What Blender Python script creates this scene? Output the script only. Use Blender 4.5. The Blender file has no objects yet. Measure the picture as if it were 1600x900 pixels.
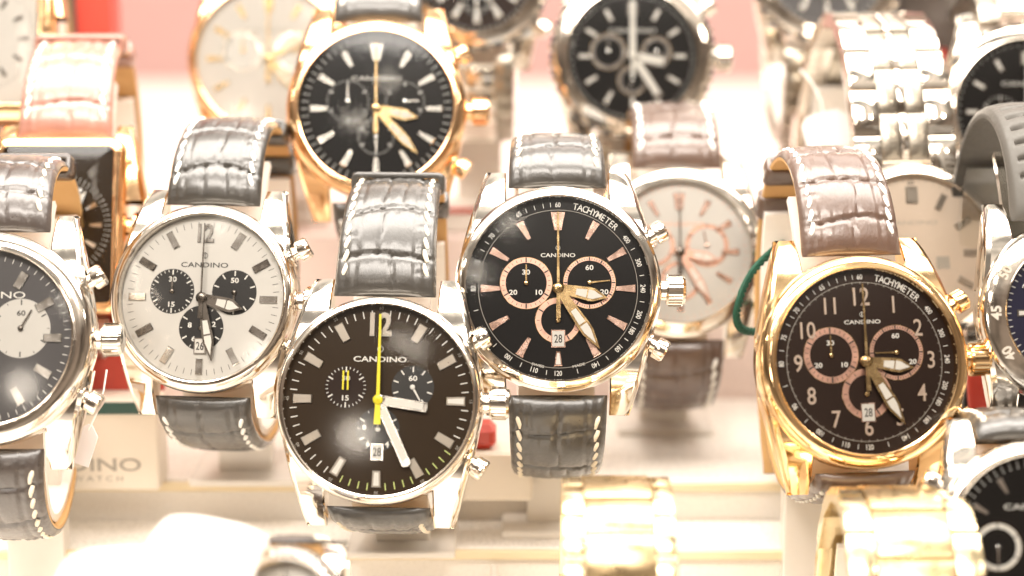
import bpy, math, random
from mathutils import Vector, Matrix
PI = math.pi; R_ = math.radians
S = 0.001                      # everything is modelled in millimetres, roots carry the scale to metres
scn = bpy.context.scene
col = scn.collection
random.seed(7)

# ---------------------------------------------------------------- camera
PITCH = R_(12); FPX = 2986.0
CAM = Vector((0, -411, 87))
FW = Vector((0, math.cos(PITCH), -math.sin(PITCH))); UP = Vector((0, math.sin(PITCH), math.cos(PITCH)))
def at(px, py, D):
    return CAM + FW*D + UP*(-(py-450)/FPX*D) + Vector(((px-800)/FPX*D, 0, 0))
cd = bpy.data.cameras.new('camera'); cam = bpy.data.objects.new('camera', cd); col.objects.link(cam)
cam.location = CAM*S; cam.rotation_euler = (PI/2-PITCH, 0, 0)
cd.sensor_width = 36; cd.lens = FPX/1600*36
cd.clip_start = 0.01; cd.clip_end = 50
cd.dof.use_dof = True; cd.dof.focus_distance = 0.412; cd.dof.aperture_fstop = 6.2
cd.dof.aperture_blades = 9
scn.camera = cam

# ---------------------------------------------------------------- materials
def newmat(name):
    m = bpy.data.materials.new(name); m.use_nodes = True
    nt = m.node_tree; b = nt.nodes['Principled BSDF']
    return m, nt, b
def coords(nt, scale=(1,1,1)):
    tc = nt.nodes.new('ShaderNodeTexCoord'); mp = nt.nodes.new('ShaderNodeMapping')
    mp.inputs['Scale'].default_value = scale
    nt.links.new(tc.outputs['Object'], mp.inputs['Vector']); return mp.outputs['Vector']
def noise(nt, vec, scale, detail=4, rough=.55):
    n = nt.nodes.new('ShaderNodeTexNoise'); n.inputs['Scale'].default_value = scale
    n.inputs['Detail'].default_value = detail; n.inputs['Roughness'].default_value = rough
    nt.links.new(vec, n.inputs['Vector']); return n.outputs['Fac']
def maprange(nt, fac, a, b, c, d):
    n = nt.nodes.new('ShaderNodeMapRange')
    for k, v in zip(('From Min','From Max','To Min','To Max'), (a,b,c,d)): n.inputs[k].default_value = v
    nt.links.new(fac, n.inputs['Value']); return n.outputs['Result']
def bump(nt, b, h, strength, dist):
    n = nt.nodes.new('ShaderNodeBump'); n.inputs['Strength'].default_value = strength
    n.inputs['Distance'].default_value = dist*S
    nt.links.new(h, n.inputs['Height']); nt.links.new(n.outputs['Normal'], b.inputs['Normal'])
def mixcol(nt, fac, c1, c2):
    n = nt.nodes.new('ShaderNodeMix'); n.data_type = 'RGBA'
    n.inputs['A'].default_value = (*c1, 1); n.inputs['B'].default_value = (*c2, 1)
    nt.links.new(fac, n.inputs['Factor']); return n.outputs['Result']

def metal(name, c, r=.1, brushed=False, ani=0):
    m, nt, b = newmat(name)
    b.inputs['Base Color'].default_value = (*c, 1); b.inputs['Metallic'].default_value = 1
    v = coords(nt, (1,1,1) if not brushed else (.15, 6, 1))
    f = noise(nt, v, .45 if not brushed else 2.0, 5)
    nt.links.new(maprange(nt, f, .3, .75, r*.75, r*1.5), b.inputs['Roughness'])
    h = noise(nt, coords(nt), .22, 2)
    bump(nt, b, h, .05, 1.0)
    return m
def paint(name, c, r=.4, spec=.5, var=0, coat=0):
    m, nt, b = newmat(name)
    b.inputs['Base Color'].default_value = (*c, 1); b.inputs['Roughness'].default_value = r
    b.inputs['Specular IOR Level'].default_value = spec
    if coat: b.inputs['Coat Weight'].default_value = coat; b.inputs['Coat Roughness'].default_value = .06
    if var:
        f = noise(nt, coords(nt), .09, 5)
        nt.links.new(mixcol(nt, f, tuple(x*(1-var) for x in c), tuple(min(1, x*(1+var)) for x in c)), b.inputs['Base Color'])
        g = noise(nt, coords(nt), 1.3, 4)
        nt.links.new(maprange(nt, g, .3, .7, r*.8, r*1.25), b.inputs['Roughness'])
    return m
def leather(name, c, r=.3, spec=.7, coat=.95):
    m, nt, b = newmat(name)
    v = coords(nt)
    f = noise(nt, v, .25, 4)
    nt.links.new(mixcol(nt, f, tuple(x*.7 for x in c), tuple(x*1.35 for x in c)), b.inputs['Base Color'])
    b.inputs['Specular IOR Level'].default_value = spec
    b.inputs['Coat Weight'].default_value = coat; b.inputs['Coat Roughness'].default_value = .22
    g = noise(nt, v, .9, 5, .7)
    nt.links.new(maprange(nt, g, .3, .7, r*.75, r*1.35), b.inputs['Roughness'])
    w = noise(nt, coords(nt, (2.2, .7, .7)), 1.5, 6, .7)
    bump(nt, b, w, .55, .35)
    return m
def sunray(name, c, r=.28, met=.6, coat=.0):
    m, nt, b = newmat(name)
    b.inputs['Metallic'].default_value = met
    if not met: b.inputs['Specular IOR Level'].default_value = .15
    f = noise(nt, coords(nt), .12, 3)
    nt.links.new(mixcol(nt, f, tuple(x*.92 for x in c), tuple(min(1,x*1.08) for x in c)), b.inputs['Base Color'])
    g = noise(nt, coords(nt), 9, 3)
    nt.links.new(maprange(nt, g, .3, .7, r*.9, r*1.15), b.inputs['Roughness'])
    return m
def glass(name, tint=(1,1,1), ior=1.5):
    m, nt, b = newmat(name); nt.nodes.remove(b)
    out = nt.nodes['Material Output']
    t = nt.nodes.new('ShaderNodeBsdfTransparent'); t.inputs['Color'].default_value = (*tint, 1)
    g = nt.nodes.new('ShaderNodeBsdfGlossy'); g.inputs['Roughness'].default_value = .10
    f = nt.nodes.new('ShaderNodeFresnel'); f.inputs['IOR'].default_value = ior
    mx = nt.nodes.new('ShaderNodeMixShader')
    nt.links.new(f.outputs[0], mx.inputs[0]); nt.links.new(t.outputs[0], mx.inputs[1]); nt.links.new(g.outputs[0], mx.inputs[2])
    nt.links.new(mx.outputs[0], out.inputs['Surface'])
    return m
M = dict(
    steel=metal('polished_steel', (.82,.76,.68), .08),
    steel_b=metal('brushed_steel', (.40,.36,.30), .28, True),
    gold=metal('rose_gold', (1.0,.70,.38), .10),
    rosegold=metal('peach_gold', (1.0,.66,.37), .12),
    dullbar=metal('satin_marker', (.36,.32,.27), .35),
    numrose=paint('pale_rose_enamel', (.52,.40,.31), .4),
    gold_y=metal('yellow_gold', (1.0,.80,.40), .13),
    pale=metal('pale_gold', (.80,.66,.42), .20),
    pale_b=metal('pale_gold_satin', (.56,.42,.24), .30),
    rose=metal('rose_print', (.62,.37,.28), .36),
    bronze=metal('gilt_hand', (.62,.44,.22), .22),
    rosebar=metal('rose_marker', (.78,.54,.44), .22),
    silverbar=metal('silver_marker', (.72,.70,.66), .16),
    darkbar=metal('dark_hand_metal', (.16,.14,.12), .25),
    black_dial=sunray('black_dial', (.006,.005,.0045), .34, 0),
    brown_dial=sunray('brown_dial', (.028,.015,.005), .40, 0),
    choc_dial=sunray('chocolate_dial', (.022,.011,.007), .40, 0),
    grey_dial=sunray('graphite_dial', (.07,.065,.065), .33, .3),
    blue_dial=sunray('blue_dial', (.012,.012,.038), .33, .1),
    silver_dial=sunray('silver_dial', (.53,.505,.46), .45, .25),
    cream_dial=sunray('cream_dial', (.66,.55,.44), .45, .1),
    white_dial=sunray('white_dial', (.62,.59,.54), .45, 0),
    sub_black=paint('black_enamel', (.012,.011,.010), .3),
    lume=paint('lume_white', (.70,.67,.60), .5),
    white_ink=paint('white_ink', (.78,.75,.68), .5),
    grey_ink=paint('grey_ink', (.42,.38,.32), .5),
    black_ink=paint('black_ink', (.02,.018,.015), .5),
    rose_ink=metal('rose_ink', (.72,.38,.26), .35),
    yellow=paint('yellow_lacquer', (.85,.72,.02), .4),
    greenlume=paint('green_lume', (.62,.70,.22), .5),
    white_card=paint('white_card', (.62,.59,.53), .55),
    strap_black=leather('black_crocodile_leather', (.023,.019,.014), .36),
    strap_brown=leather('brown_crocodile_leather', (.085,.046,.030), .36, .6, .95),
    strap_tan=leather('tan_crocodile_leather', (.33,.15,.11), .36),
    strap_white=leather('white_leather', (.80,.74,.70), .45, .4, .1),
    strap_dark=leather('dark_brown_leather', (.040,.028,.022), .33),
    rubber=paint('grey_rubber', (.085,.078,.068), .5, .4, .08),
    liner=paint('tan_leather_lining', (.60,.36,.15), .6, .3, .12),
    liner_w=paint('pale_leather_lining', (.75,.62,.45), .6, .3, .08),
    thread=paint('cream_thread', (.80,.72,.58), .7, .2),
    thread_w=paint('white_thread', (.85,.83,.78), .7, .2),
    acryl=paint('white_acrylic', (.84,.79,.72), .22, .5, .03),
    acryl_edge=paint('amber_acrylic_edge', (.84,.70,.46), .3),
    shelf=paint('cream_lacquered_shelf', (.88,.83,.76), .28, .5, .03),
    wall=paint('pink_wall', (.38,.24,.22), .8, .2, .04),
    platform=paint('pale_pink_platform', (.80,.66,.60), .5, .4, .03),
    red=paint('red_lacquer', (.52,.06,.04), .35, .5, .05),
    teal=paint('dark_green_band', (.03,.085,.07), .5),
    boxw=paint('cream_box_paper', (.82,.74,.63), .5, .4, .03),
    dark=paint('black_plastic', (.015,.013,.012), .3),
    cord=paint('green_cord', (.012,.06,.035), .7, .3, .3),
    tag=paint('white_tag_paper', (.85,.80,.79), .6, .3),
    crystal=glass('sapphire_crystal', (1,1,1), 1.42),
    clear=glass('clear_acrylic', (.96,.95,.92), 1.49),
    stone=metal('cut_stone', (.95,.93,.92), .03),
)

# ---------------------------------------------------------------- mesh builder
_tx = {}
def text_geo(s, bold=0.0):
    key = (s, bold)
    if key not in _tx:
        c = bpy.data.curves.new('t', 'FONT'); c.body = s; c.size = 1; c.align_x = 'CENTER'; c.align_y = 'CENTER'
        c.resolution_u = 3; c.offset = bold
        o = bpy.data.objects.new('t', c); col.objects.link(o)
        dg = bpy.context.evaluated_depsgraph_get(); dg.update()
        me = o.evaluated_get(dg).to_mesh()
        vs = [tuple(v.co) for v in me.vertices]; fs = [tuple(p.vertices) for p in me.polygons]
        if vs:
            ys = [v[1] for v in vs]; my = (min(ys)+max(ys))/2
            xs = [v[0] for v in vs]; mx = (min(xs)+max(xs))/2
            vs = [(v[0]-mx, v[1]-my, 0) for v in vs]
        o.evaluated_get(dg).to_mesh_clear()
        bpy.data.objects.remove(o); bpy.data.curves.remove(c)
        _tx[key] = (vs, fs)
    return _tx[key]

class MB:
    def __init__(s): s.v = []; s.f = []; s.m = []; s.mats = []; s.sm = []
    def mi(s, m):
        if m not in s.mats: s.mats.append(m)
        return s.mats.index(m)
    def add(s, vs, fs, mat, smooth=False, xf=None):
        o = len(s.v); k = s.mi(mat)
        for p in vs:
            p = Vector(p)
            if xf is not None: p = xf @ p
            s.v.append(p)
        for f in fs:
            s.f.append([i+o for i in f]); s.m.append(k); s.sm.append(smooth)
    def box(s, c, d, mat, xf=None, bev=0):
        x, y, z = c; a, b, h = d[0]/2, d[1]/2, d[2]/2
        if bev <= 0:
            vs = [(x+i*a, y+j*b, z+k*h) for i in (-1,1) for j in (-1,1) for k in (-1,1)]
            fs = [(0,1,3,2),(4,6,7,5),(0,4,5,1),(2,3,7,6),(0,2,6,4),(1,5,7,3)]
            s.add(vs, fs, mat, False, xf)
        else:
            e = bev
            s.loft([(-e, -h), (0, -h+e), (0, h-e), (-e, h)],
                   lambda o: [(x+px, y+py) for px, py in rrect(a+o, b+o, max(e+o, .02), 3)], mat, xf, zo=z, smooth=False)
    def loft(s, prof, outline, mat, xf=None, cap0=True, cap1=True, smooth=True, zo=0):
        rings = []; n = 0; vs = []
        for o, z in prof:
            pts = outline(o); n = len(pts)
            vs += [(p[0], p[1], z+zo) for p in pts]
        fs = []
        for i in range(len(prof)-1):
            for j in range(n):
                k = (j+1) % n
                fs.append((i*n+j, i*n+k, (i+1)*n+k, (i+1)*n+j))
        s.add(vs, fs, mat, smooth, xf)
        caps = []
        if cap0: caps.append(tuple(reversed(range(n))))
        if cap1: caps.append(tuple(range((len(prof)-1)*n, len(prof)*n)))
        if caps: s.add(vs, caps, mat, False, xf)
    def lathe(s, prof, mat, n=48, xf=None, cap0=False, cap1=False, smooth=True, c=(0,0)):
        s.loft(prof, lambda r: [(c[0]+r*math.cos(2*PI*j/n), c[1]+r*math.sin(2*PI*j/n)) for j in range(n)], mat, xf, cap0, cap1, smooth)
    def prism(s, pts, z0, z1, mat, xf=None, bev=0):
        n = len(pts)
        vs = [(x,y,z0) for x,y in pts]
        if bev:
            cx = sum(p[0] for p in pts)/n; cy = sum(p[1] for p in pts)/n
            ins = []
            for i in range(n):
                x, y = pts[i]; d = math.hypot(x-cx, y-cy) or 1
                k = max(0, 1-bev/d); ins.append((cx+(x-cx)*k, cy+(y-cy)*k))
            vs += [(x,y,z1-bev*.6) for x,y in pts] + [(x,y,z1) for x,y in ins]; L = 3
        else: vs += [(x,y,z1) for x,y in pts]; L = 2
        fs = [tuple(range((L-1)*n, L*n)), tuple(reversed(range(n)))]
        for l in range(L-1):
            for i in range(n):
                j = (i+1) % n; fs.append((l*n+i, l*n+j, (l+1)*n+j, (l+1)*n+i))
        s.add(vs, fs, mat, False, xf)
    def disc(s, cx, cy, r, z, mat, n=48, xf=None):
        s.add([(cx+r*math.cos(2*PI*j/n), cy+r*math.sin(2*PI*j/n), z) for j in range(n)], [tuple(range(n))], mat, False, xf)
    def ring(s, cx, cy, r0, r1, z0, z1, mat, n=56, xf=None):
        s.lathe([(r1,z0),(r1,z1),(r0,z1),(r0,z0)], mat, n, xf, False, False, False, (cx,cy))
    def text(s, t, size, x, y, z, mat, rot=0, sx=1, bold=0.0, xf=None):
        vs, fs = text_geo(t, bold)
        m = Matrix.Translation((x,y,z)) @ Matrix.Rotation(rot, 4, 'Z') @ Matrix.Diagonal((size*sx, size, 1, 1))
        if xf is not None: m = xf @ m
        s.add(vs, fs, mat, False, m)
    def tube(s, pts, r, mat, n=8, xf=None):
        pts = [Vector(p) for p in pts]; vs = []; fs = []
        nr = None
        for i, p in enumerate(pts):
            t = (pts[min(i+1, len(pts)-1)]-pts[max(i-1, 0)]).normalized()
            if nr is None:
                nr = t.orthogonal().normalized()
            nr = (nr - t*nr.dot(t)).normalized(); b = t.cross(nr)
            rr = r(i/(len(pts)-1)) if callable(r) else r
            vs += [p + (nr*math.cos(2*PI*k/n) + b*math.sin(2*PI*k/n))*rr for k in range(n)]
        for i in range(len(pts)-1):
            for k in range(n):
                l = (k+1) % n; fs.append((i*n+k, i*n+l, (i+1)*n+l, (i+1)*n+k))
        s.add(vs, fs, mat, True, xf)
        s.add(vs, [tuple(reversed(range(n))), tuple(range(len(vs)-n, len(vs)))], mat, False, xf)
    def build(s, name, parent=None, off=None, autos=None):
        me = bpy.data.meshes.new(name)
        me.from_pydata([tuple(v) for v in s.v], [], s.f)
        for m in s.mats: me.materials.append(M[m])
        me.polygons.foreach_set('material_index', s.m)
        me.polygons.foreach_set('use_smooth', s.sm)
        me.update()
        if autos: me.set_sharp_from_angle(angle=R_(autos))
        o = bpy.data.objects.new(name, me); col.objects.link(o)
        if parent: o.parent = parent
        if off: o.location = off
        return o
def rrect(a, b, r, n=4):
    pts = []
    r = min(r, a*.99, b*.99)
    for cx, cy, a0 in ((a-r, b-r, 0), (-a+r, b-r, PI/2), (-a+r, -b+r, PI), (a-r, -b+r, 1.5*PI)):
        for k in range(n+1):
            t = a0+PI/2*k/n; pts.append((cx+r*math.cos(t), cy+r*math.sin(t)))
    return pts
def tag(o, label=None, cat=None, group=None, kind=None):
    if label: o['label'] = label
    if cat: o['category'] = cat
    if group: o['group'] = group
    if kind: o['kind'] = kind
    return o
def RZ(a): return Matrix.Rotation(a, 4, 'Z')
def TR(x,y,z=0): return Matrix.Translation((x,y,z))

# ---------------------------------------------------------------- strap loop
def loop_path(R, e, back=57, n1=44, n2=40, z0=-4.2, end=1.25):
    """half loop in the (y, z) plane: leaves the lugs, bends back, returns behind"""
    P = []
    top = 21.0
    for i in range(n1):
        t = i/n1*PI/2
        P.append((R+.6+(e-.6)*math.sin(t)**.9, z0-top*(1-math.cos(t))**1.0))
    for i in range(n2+1):
        t = i/n2*PI/2*end
        c = math.cos(t); s_ = math.sin(t)
        P.append(((R+e)*math.copysign(abs(c)**.85, c), z0-top-(back-top+z0)*s_))
    return P
def resample(P, step):
    out = [P[0]]; acc = 0
    for a, b in zip(P, P[1:]):
        d = math.hypot(b[0]-a[0], b[1]-a[1])
        while acc+d >= step and d > 1e-9:
            t = (step-acc)/d; a = (a[0]+(b[0]-a[0])*t, a[1]+(b[1]-a[1])*t)
            out.append(a); d = math.hypot(b[0]-a[0], b[1]-a[1]); acc = 0
        acc += d
    return out
def frames(P, flip):
    F = []
    for i, p in enumerate(P):
        a = P[max(0,i-1)]; b = P[min(len(P)-1,i+1)]
        ty, tz = b[0]-a[0], b[1]-a[1]; l = math.hypot(ty,tz) or 1
        ty /= l; tz /= l
        F.append((p, (-tz, ty)))           # outward normal: start heading +Y -> normal +Z
    if flip: F = [((-p[0], p[1]), (-n[0], n[1])) for p, n in F]
    return F

def croc(seed, scale=1.0):
    rnd = random.Random(seed)
    rows = [rnd.uniform(7, 10)]
    while rows[-1] < 120: rows.append(rows[-1]+rnd.uniform(9, 12.5)*scale)
    splits = [[rnd.uniform(-.15,.2)] if rnd.random() < .8 else [rnd.uniform(-.3,-.12), rnd.uniform(.15,.32)] for _ in rows]
    ph = [rnd.uniform(-.4,.4) for _ in rows]; am = [rnd.uniform(.4,1.1) for _ in rows]
    def h(u, v):                # u mm along, v -1..1 across; returns height in mm
        k = 0; uu = []
        g = 0
        best = 99
        for j, r in enumerate(rows):
            w = r + am[j]*math.cos((v+ph[j])*2.6)
            d = u-w
            if abs(d) < abs(best): best = d
            if d > 0: k = j+1
        if k < len(rows):
            hi = rows[k]; lo = rows[k-1] if k else 0
        else: hi = lo = 0
        g += .42*math.exp(-(best/.34)**2)
        f = max(0, min(1, (u-lo)/max(.1, hi-lo)))
        dome = .32*(1-abs(2*f-1)**3.0)
        for sp in splits[min(k, len(splits)-1)]:
            g += .40*math.exp(-((v-sp-.03*math.sin(u*.5))/.036)**2)
        if abs(v) > .5: g += .34*math.exp(-((abs(v)-.60)/.034)**2)
        if abs(v) > .62:
            d2 = ((u*1.0+ (3 if v>0 else 0)) % 5.2)-2.6
            g += .14*math.exp(-(d2/.35)**2)
        # small wrinkles beside the transverse creases
        wr = .10*math.exp(-((abs(best)-1.3)/.9)**2)*math.sin(v*62+3*math.sin(v*17))
        return dome - g + wr
    return h
def rubber_h(u, v):
    g = 0
    if abs(v) < .8 and u > 6:
        d = ((u+1.2*v*v) % 4.0)-2.0
        g = .95*math.exp(-(d/.5)**2)
    return -g
def make_strap(root, off, R, e, w0, w1, mat, flip, seed, liner='liner', thread='thread', T=3.4, style='croc', stitch=True, keeper=False, loose=False, length=None, nv=44, step=.5, back=57):
    P = resample(loop_path(R, e, back), step)
    if length: P = P[:int(length/step)]
    F = frames(P, flip)
    h = croc(seed) if style == 'croc' else (rubber_h if style == 'rubber' else (lambda u, v: 0))
    nu = len(F); vs = []; fs = []
    L = (nu-1)*step
    def width(u): return w0+(w1-w0)*min(1, u/60)
    def thick(u):
        t = T*(1-.35*min(1, u/55))
        if u < 3.6: t *= .22+.78*math.sqrt(max(0, 1-(1-u/3.6)**2))
        rem = L-u
        if rem < 3: t *= .4+.6*rem/3
        return t
    vv = [-1+2*j/(nv-1) for j in range(nv)]
    def taper(u):
        rem = L-u
        return 1 if rem > 5 else (.55+.45*math.sqrt(max(0, 1-(1-rem/5)**2)))
    for i, (p, n) in enumerate(F):
        u = i*step; w = width(u)/2*(taper(u) if length else 1); t = thick(u)
        for v in vv:
            pad = .58+.42*(1-abs(v)**3.2)
            ed = max(0, (abs(v)-.93)/.07); pad -= .28*ed*ed
            if style == 'croc': pad -= .07*math.exp(-((abs(v)-.80)/.05)**2)
            fade = min(1, u/4)
            z = t*pad + h(u, v)*fade*(.6 if abs(v) > .9 else 1) - t*.5
            vs.append((v*w, p[0]+n[0]*z, p[1]+n[1]*z))
    top = MB()
    for i in range(nu-1):
        for j in range(nv-1):
            a = i*nv+j; f = (a, a+1, a+nv+1, a+nv)
            fs.append(f if not flip else tuple(reversed(f)))
    top.add(vs, fs, mat, True)
    # underside and edges
    us = []; fe = []; fl = []
    for i, (p, n) in enumerate(F):
        u = i*step; w = width(u)/2*(taper(u) if length else 1); t = thick(u)
        zt0 = vs[i*nv]; zt1 = vs[i*nv+nv-1]
        lo = -t*.5
        us += [zt0, (-w, p[0]+n[0]*(lo+.7), p[1]+n[1]*(lo+.7)), (-w*.985, p[0]+n[0]*lo, p[1]+n[1]*lo),
               (w*.985, p[0]+n[0]*lo, p[1]+n[1]*lo), (w, p[0]+n[0]*(lo+.7), p[1]+n[1]*(lo+.7)), zt1]
    for i in range(nu-1):
        for j in range(5):
            a = i*6+j; f = (a, a+6, a+7, a+1)
            if flip: f = tuple(reversed(f))
            (fe if j in (0,4) else fl).append(f)
    top.add(us, fe, mat, True); top.add(us, fl, liner, False)
    # rolled end
    top.add(vs[:nv]+us[1:5], [tuple(range(nv))+(nv+3, nv+2, nv+1, nv)], mat, False)
    so = top.build('strap', root, off, 50)
    if stitch:
        st = MB()
        for sgn in (-1, 1):
            u = 4.6
            while u < min(L-4, 62):
                i0 = int(u/step); i1 = min(nu-1, int((u+2.5)/step)); k = 5; pts = []
                for q in range(k):
                    fi = i0+(i1-i0)*q/(k-1); i = int(fi); p, n = F[i]
                    uq = i*step; w = width(uq)/2; t = thick(uq)
                    v = .80; hh = t*(.58+.42*(1-v**3.2)-.07)-t*.5 + (.30 if 0 < q < k-1 else -.05)
                    xx = sgn*(v*w + .35*(1-2*q/(k-1)))
                    pts.append((xx, p[0]+n[0]*hh, p[1]+n[1]*hh))
                st.tube(pts, lambda s_: .44+.10*math.sin(PI*s_), thread, 6)
                u += 3.1
        # cross stitch at the lug end
        st.build('stitching', so)
    if keeper:
        for ku in keeper:
            i = min(nu-5, int(ku/step)); kb = MB()
            p, n = F[i]; ty = (n[1], -n[0])
            if flip: ty = (-ty[0], -ty[1])
            w = width(ku)/2+.4; t = thick(ku)
            def mk(o): return rrect(w+o, t*.5+.9+o, 1.2+o, 4)
            mtx = Matrix(((1,0,0,0),(0,n[0],ty[0],p[0]+n[0]*.2),(0,n[1],ty[1],p[1]+n[1]*.2),(0,0,0,1)))
            kb.loft([(-1.1,-2.6),(-.15,-3.0),(.25,-2.5),(.3,0),(.25,2.5),(-.15,3.0),(-1.1,2.6),(-1.1,-2.6)], mk, mat, mtx, False, False, True)
            kb.build('strap_keeper', so)
    return so

def make_bracelet(root, off, R, e, w0, w1, flip, cols, pitch, gap=.25, T=3.2, back=57, start=2.0, nrow=None, label=None):
    """cols: list of (x0, x1, material, height) in units of half width"""
    P = resample(loop_path(R, e, back, end=1.0), .25)
    F = frames(P, flip); L = (len(F)-1)*.25
    pins = MB()
    body = None
    rows = []
    u = start
    while u+pitch < L and (nrow is None or len(rows) < nrow): rows.append(u); u += pitch
    for u in rows:
        p, n = F[int((u+pitch/2)/.25)]; w = (w0+(w1-w0)*min(1, u/60))/2
        pins.tube([(-w*.97, p[0], p[1]), (w*.97, p[0], p[1])], .7, cols[0][2], 8)
        p, n = F[min(len(F)-1, int((u+pitch)/.25))]
        pins.tube([(-w*.97, p[0], p[1]), (w*.97, p[0], p[1])], .7, cols[0][2], 8)
    body = pins.build('bracelet', root, off)
    for ri, u in enumerate(rows):
        w = (w0+(w1-w0)*min(1, u/60))/2
        for (a, b, mt, hh, sh) in cols:
            uu = u + sh*pitch
            i = int((uu+pitch/2)/.25)
            if i >= len(F)-2: continue
            p, n = F[i]; ty = (n[1], -n[0])
            if flip: ty = (-ty[0], -ty[1])
            mtx = Matrix(((1,0,0,0),(0,ty[0],n[0],p[0]),(0,ty[1],n[1],p[1]),(0,0,0,1)))
            lk = MB(); hl = (pitch-gap)/2; th = T/2*hh
            prof = []
            for q in range(9):       # rounded top along the length of the link
                s_ = -1+2*q/8; prof.append((hl*s_, th*(1-.42*abs(s_)**2.6)))
            prof += [(hl, -th*.7), (-hl, -th*.7)]
            m_ = len(prof); x0, x1 = a*w+.07, b*w-.07; bv = .22
            xs = [(x0, .93), (x0+bv, 1), (x1-bv, 1), (x1, .93)]
            vs = [(x, y*k, z*k) for x, k in xs for y, z in prof]
            fs = []
            for r in range(3):
                for j in range(m_):
                    k = (j+1) % m_; fs.append((r*m_+j, (r+1)*m_+j, (r+1)*m_+k, r*m_+k))
            if flip: pass
            lk.add(vs, fs, mt, True, mtx)
            lk.add(vs, [tuple(range(m_)), tuple(reversed(range(3*m_, 4*m_)))], mt, False, mtx)
            lk.build('bracelet_link', body, None, 40)
    return body

# ---------------------------------------------------------------- watch parts
def lug(mb, R, w, sx, sy, mat, ln=5.5, wid=5.0, flat=False):
    st = []
    N = 9
    for i in range(N):
        s_ = i/(N-1)
        y = R*.28+(R+ln-R*.28)*s_
        xi = w/2+.25
        xo_tip = w/2+wid*.94; xo_b = math.sqrt(max(0, R*R-(R*.28)**2))-.1
        xo = xo_b+(xo_tip-xo_b)*(s_**1.15)
        circ = math.sqrt(max(0, R*R-y*y)) if y < R else 0
        xo = max(xo, min(circ, xo_b)*1.0) if s_ < .5 else xo
        zt = -.6-1.0*s_-6.2*max(0, (s_-.25)/.75)**2.0
        zb = -8.6-1.6*s_
        if s_ > .93: zb += 1.2; zt -= .4; y -= .1
        ch = .9
        st.append([(xi, y, zb), (xi, y, zt-.35), (xi+.35, y, zt), (xo-ch*1.3, y, zt), (xo-ch*.3, y, zt-ch*.75), (xo, y, zt-ch*1.6), (xo-.2, y, zb+.8), (xo-1.0, y, zb)])
    n = 8; vs = [(p[0]*sx, p[1]*sy, p[2]) for ring in st for p in ring]; fs = []
    rev = sx*sy > 0
    for i in range(N-1):
        for j in range(n):
            k = (j+1) % n; f = (i*n+j, i*n+k, (i+1)*n+k, (i+1)*n+j)
            fs.append(f if rev else tuple(reversed(f)))
    e = tuple(range((N-1)*n, N*n)); fs.append(e if rev else tuple(reversed(e)))
    mb.add(vs, fs, mat, True)

def hand_poly(kind, L, w):
    if kind == 'leaf': return [(-w*.32,0),(-w*.35,L*.12),(-w*.5,L*.62),(-w*.48,L*.72),(0,L),(w*.48,L*.72),(w*.5,L*.62),(w*.35,L*.12),(w*.32,0)]
    if kind == 'baton': return [(-w*.4,0),(-w*.5,L*.1),(-w*.5,L*.97),(0,L),(w*.5,L*.97),(w*.5,L*.1),(w*.4,0)]
    return [(-w*.5,0),(-w*.3,L),(w*.3,L),(w*.5,0)]
def make_hand(root, off, name, ang, L, w, z, mat, inlay=None, kind='leaf', tail=0):
    mb = MB(); x = RZ(-R_(ang))
    mb.lathe([(1.25,z-.1),(1.25,z+.25),(1.05,z+.32),(0.01,z+.34)], mat, 20)
    pts = hand_poly(kind, L, w)
    mb.prism(list(reversed(pts)), z, z+.22, mat, x)
    if inlay:
        if kind == 'leaf':
            a = [(-w*.22,L*.36),(-w*.32,L*.64),(-w*.3,L*.71),(0,L*.90),(w*.3,L*.71),(w*.32,L*.64),(w*.22,L*.36)]
        else:
            a = [(-w*.34,L*.14),(-w*.34,L*.9),(w*.34,L*.9),(w*.34,L*.14)]
        mb.prism(list(reversed(a)), z+.2, z+.30, inlay, x)
        if kind == 'leaf': mb.prism([(w*.3,L*.60),(-w*.3,L*.60),(-w*.3,L*.575),(w*.3,L*.575)][::-1], z+.2, z+.34, mat, x)
    o = mb.build(name, root, off); return o
def second_hand(root, off, ang, L, w, z, mat, tail=6, taper=True, tmat=None, tw=1.1):
    mb = MB(); x = RZ(-R_(ang))
    mb.prism([(w*.5,0),(w*.3,L),(-w*.3,L),(-w*.5,0)], z, z+.2, mat, x)
    t = tmat or mat
    if tail:
        mb.prism([(tw*.5,-tail),(tw*.32,0),(-tw*.32,0),(-tw*.5,-tail)], z, z+.22, t, x)
    mb.lathe([(1.05,z-.2),(1.05,z+.3),(.8,z+.42),(.01,z+.45)], t, 20)
    mb.lathe([(.35,z+.44),(.35,z+.55),(.01,z+.58)], t, 12)
    return mb.build('second_hand', root, off)

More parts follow.
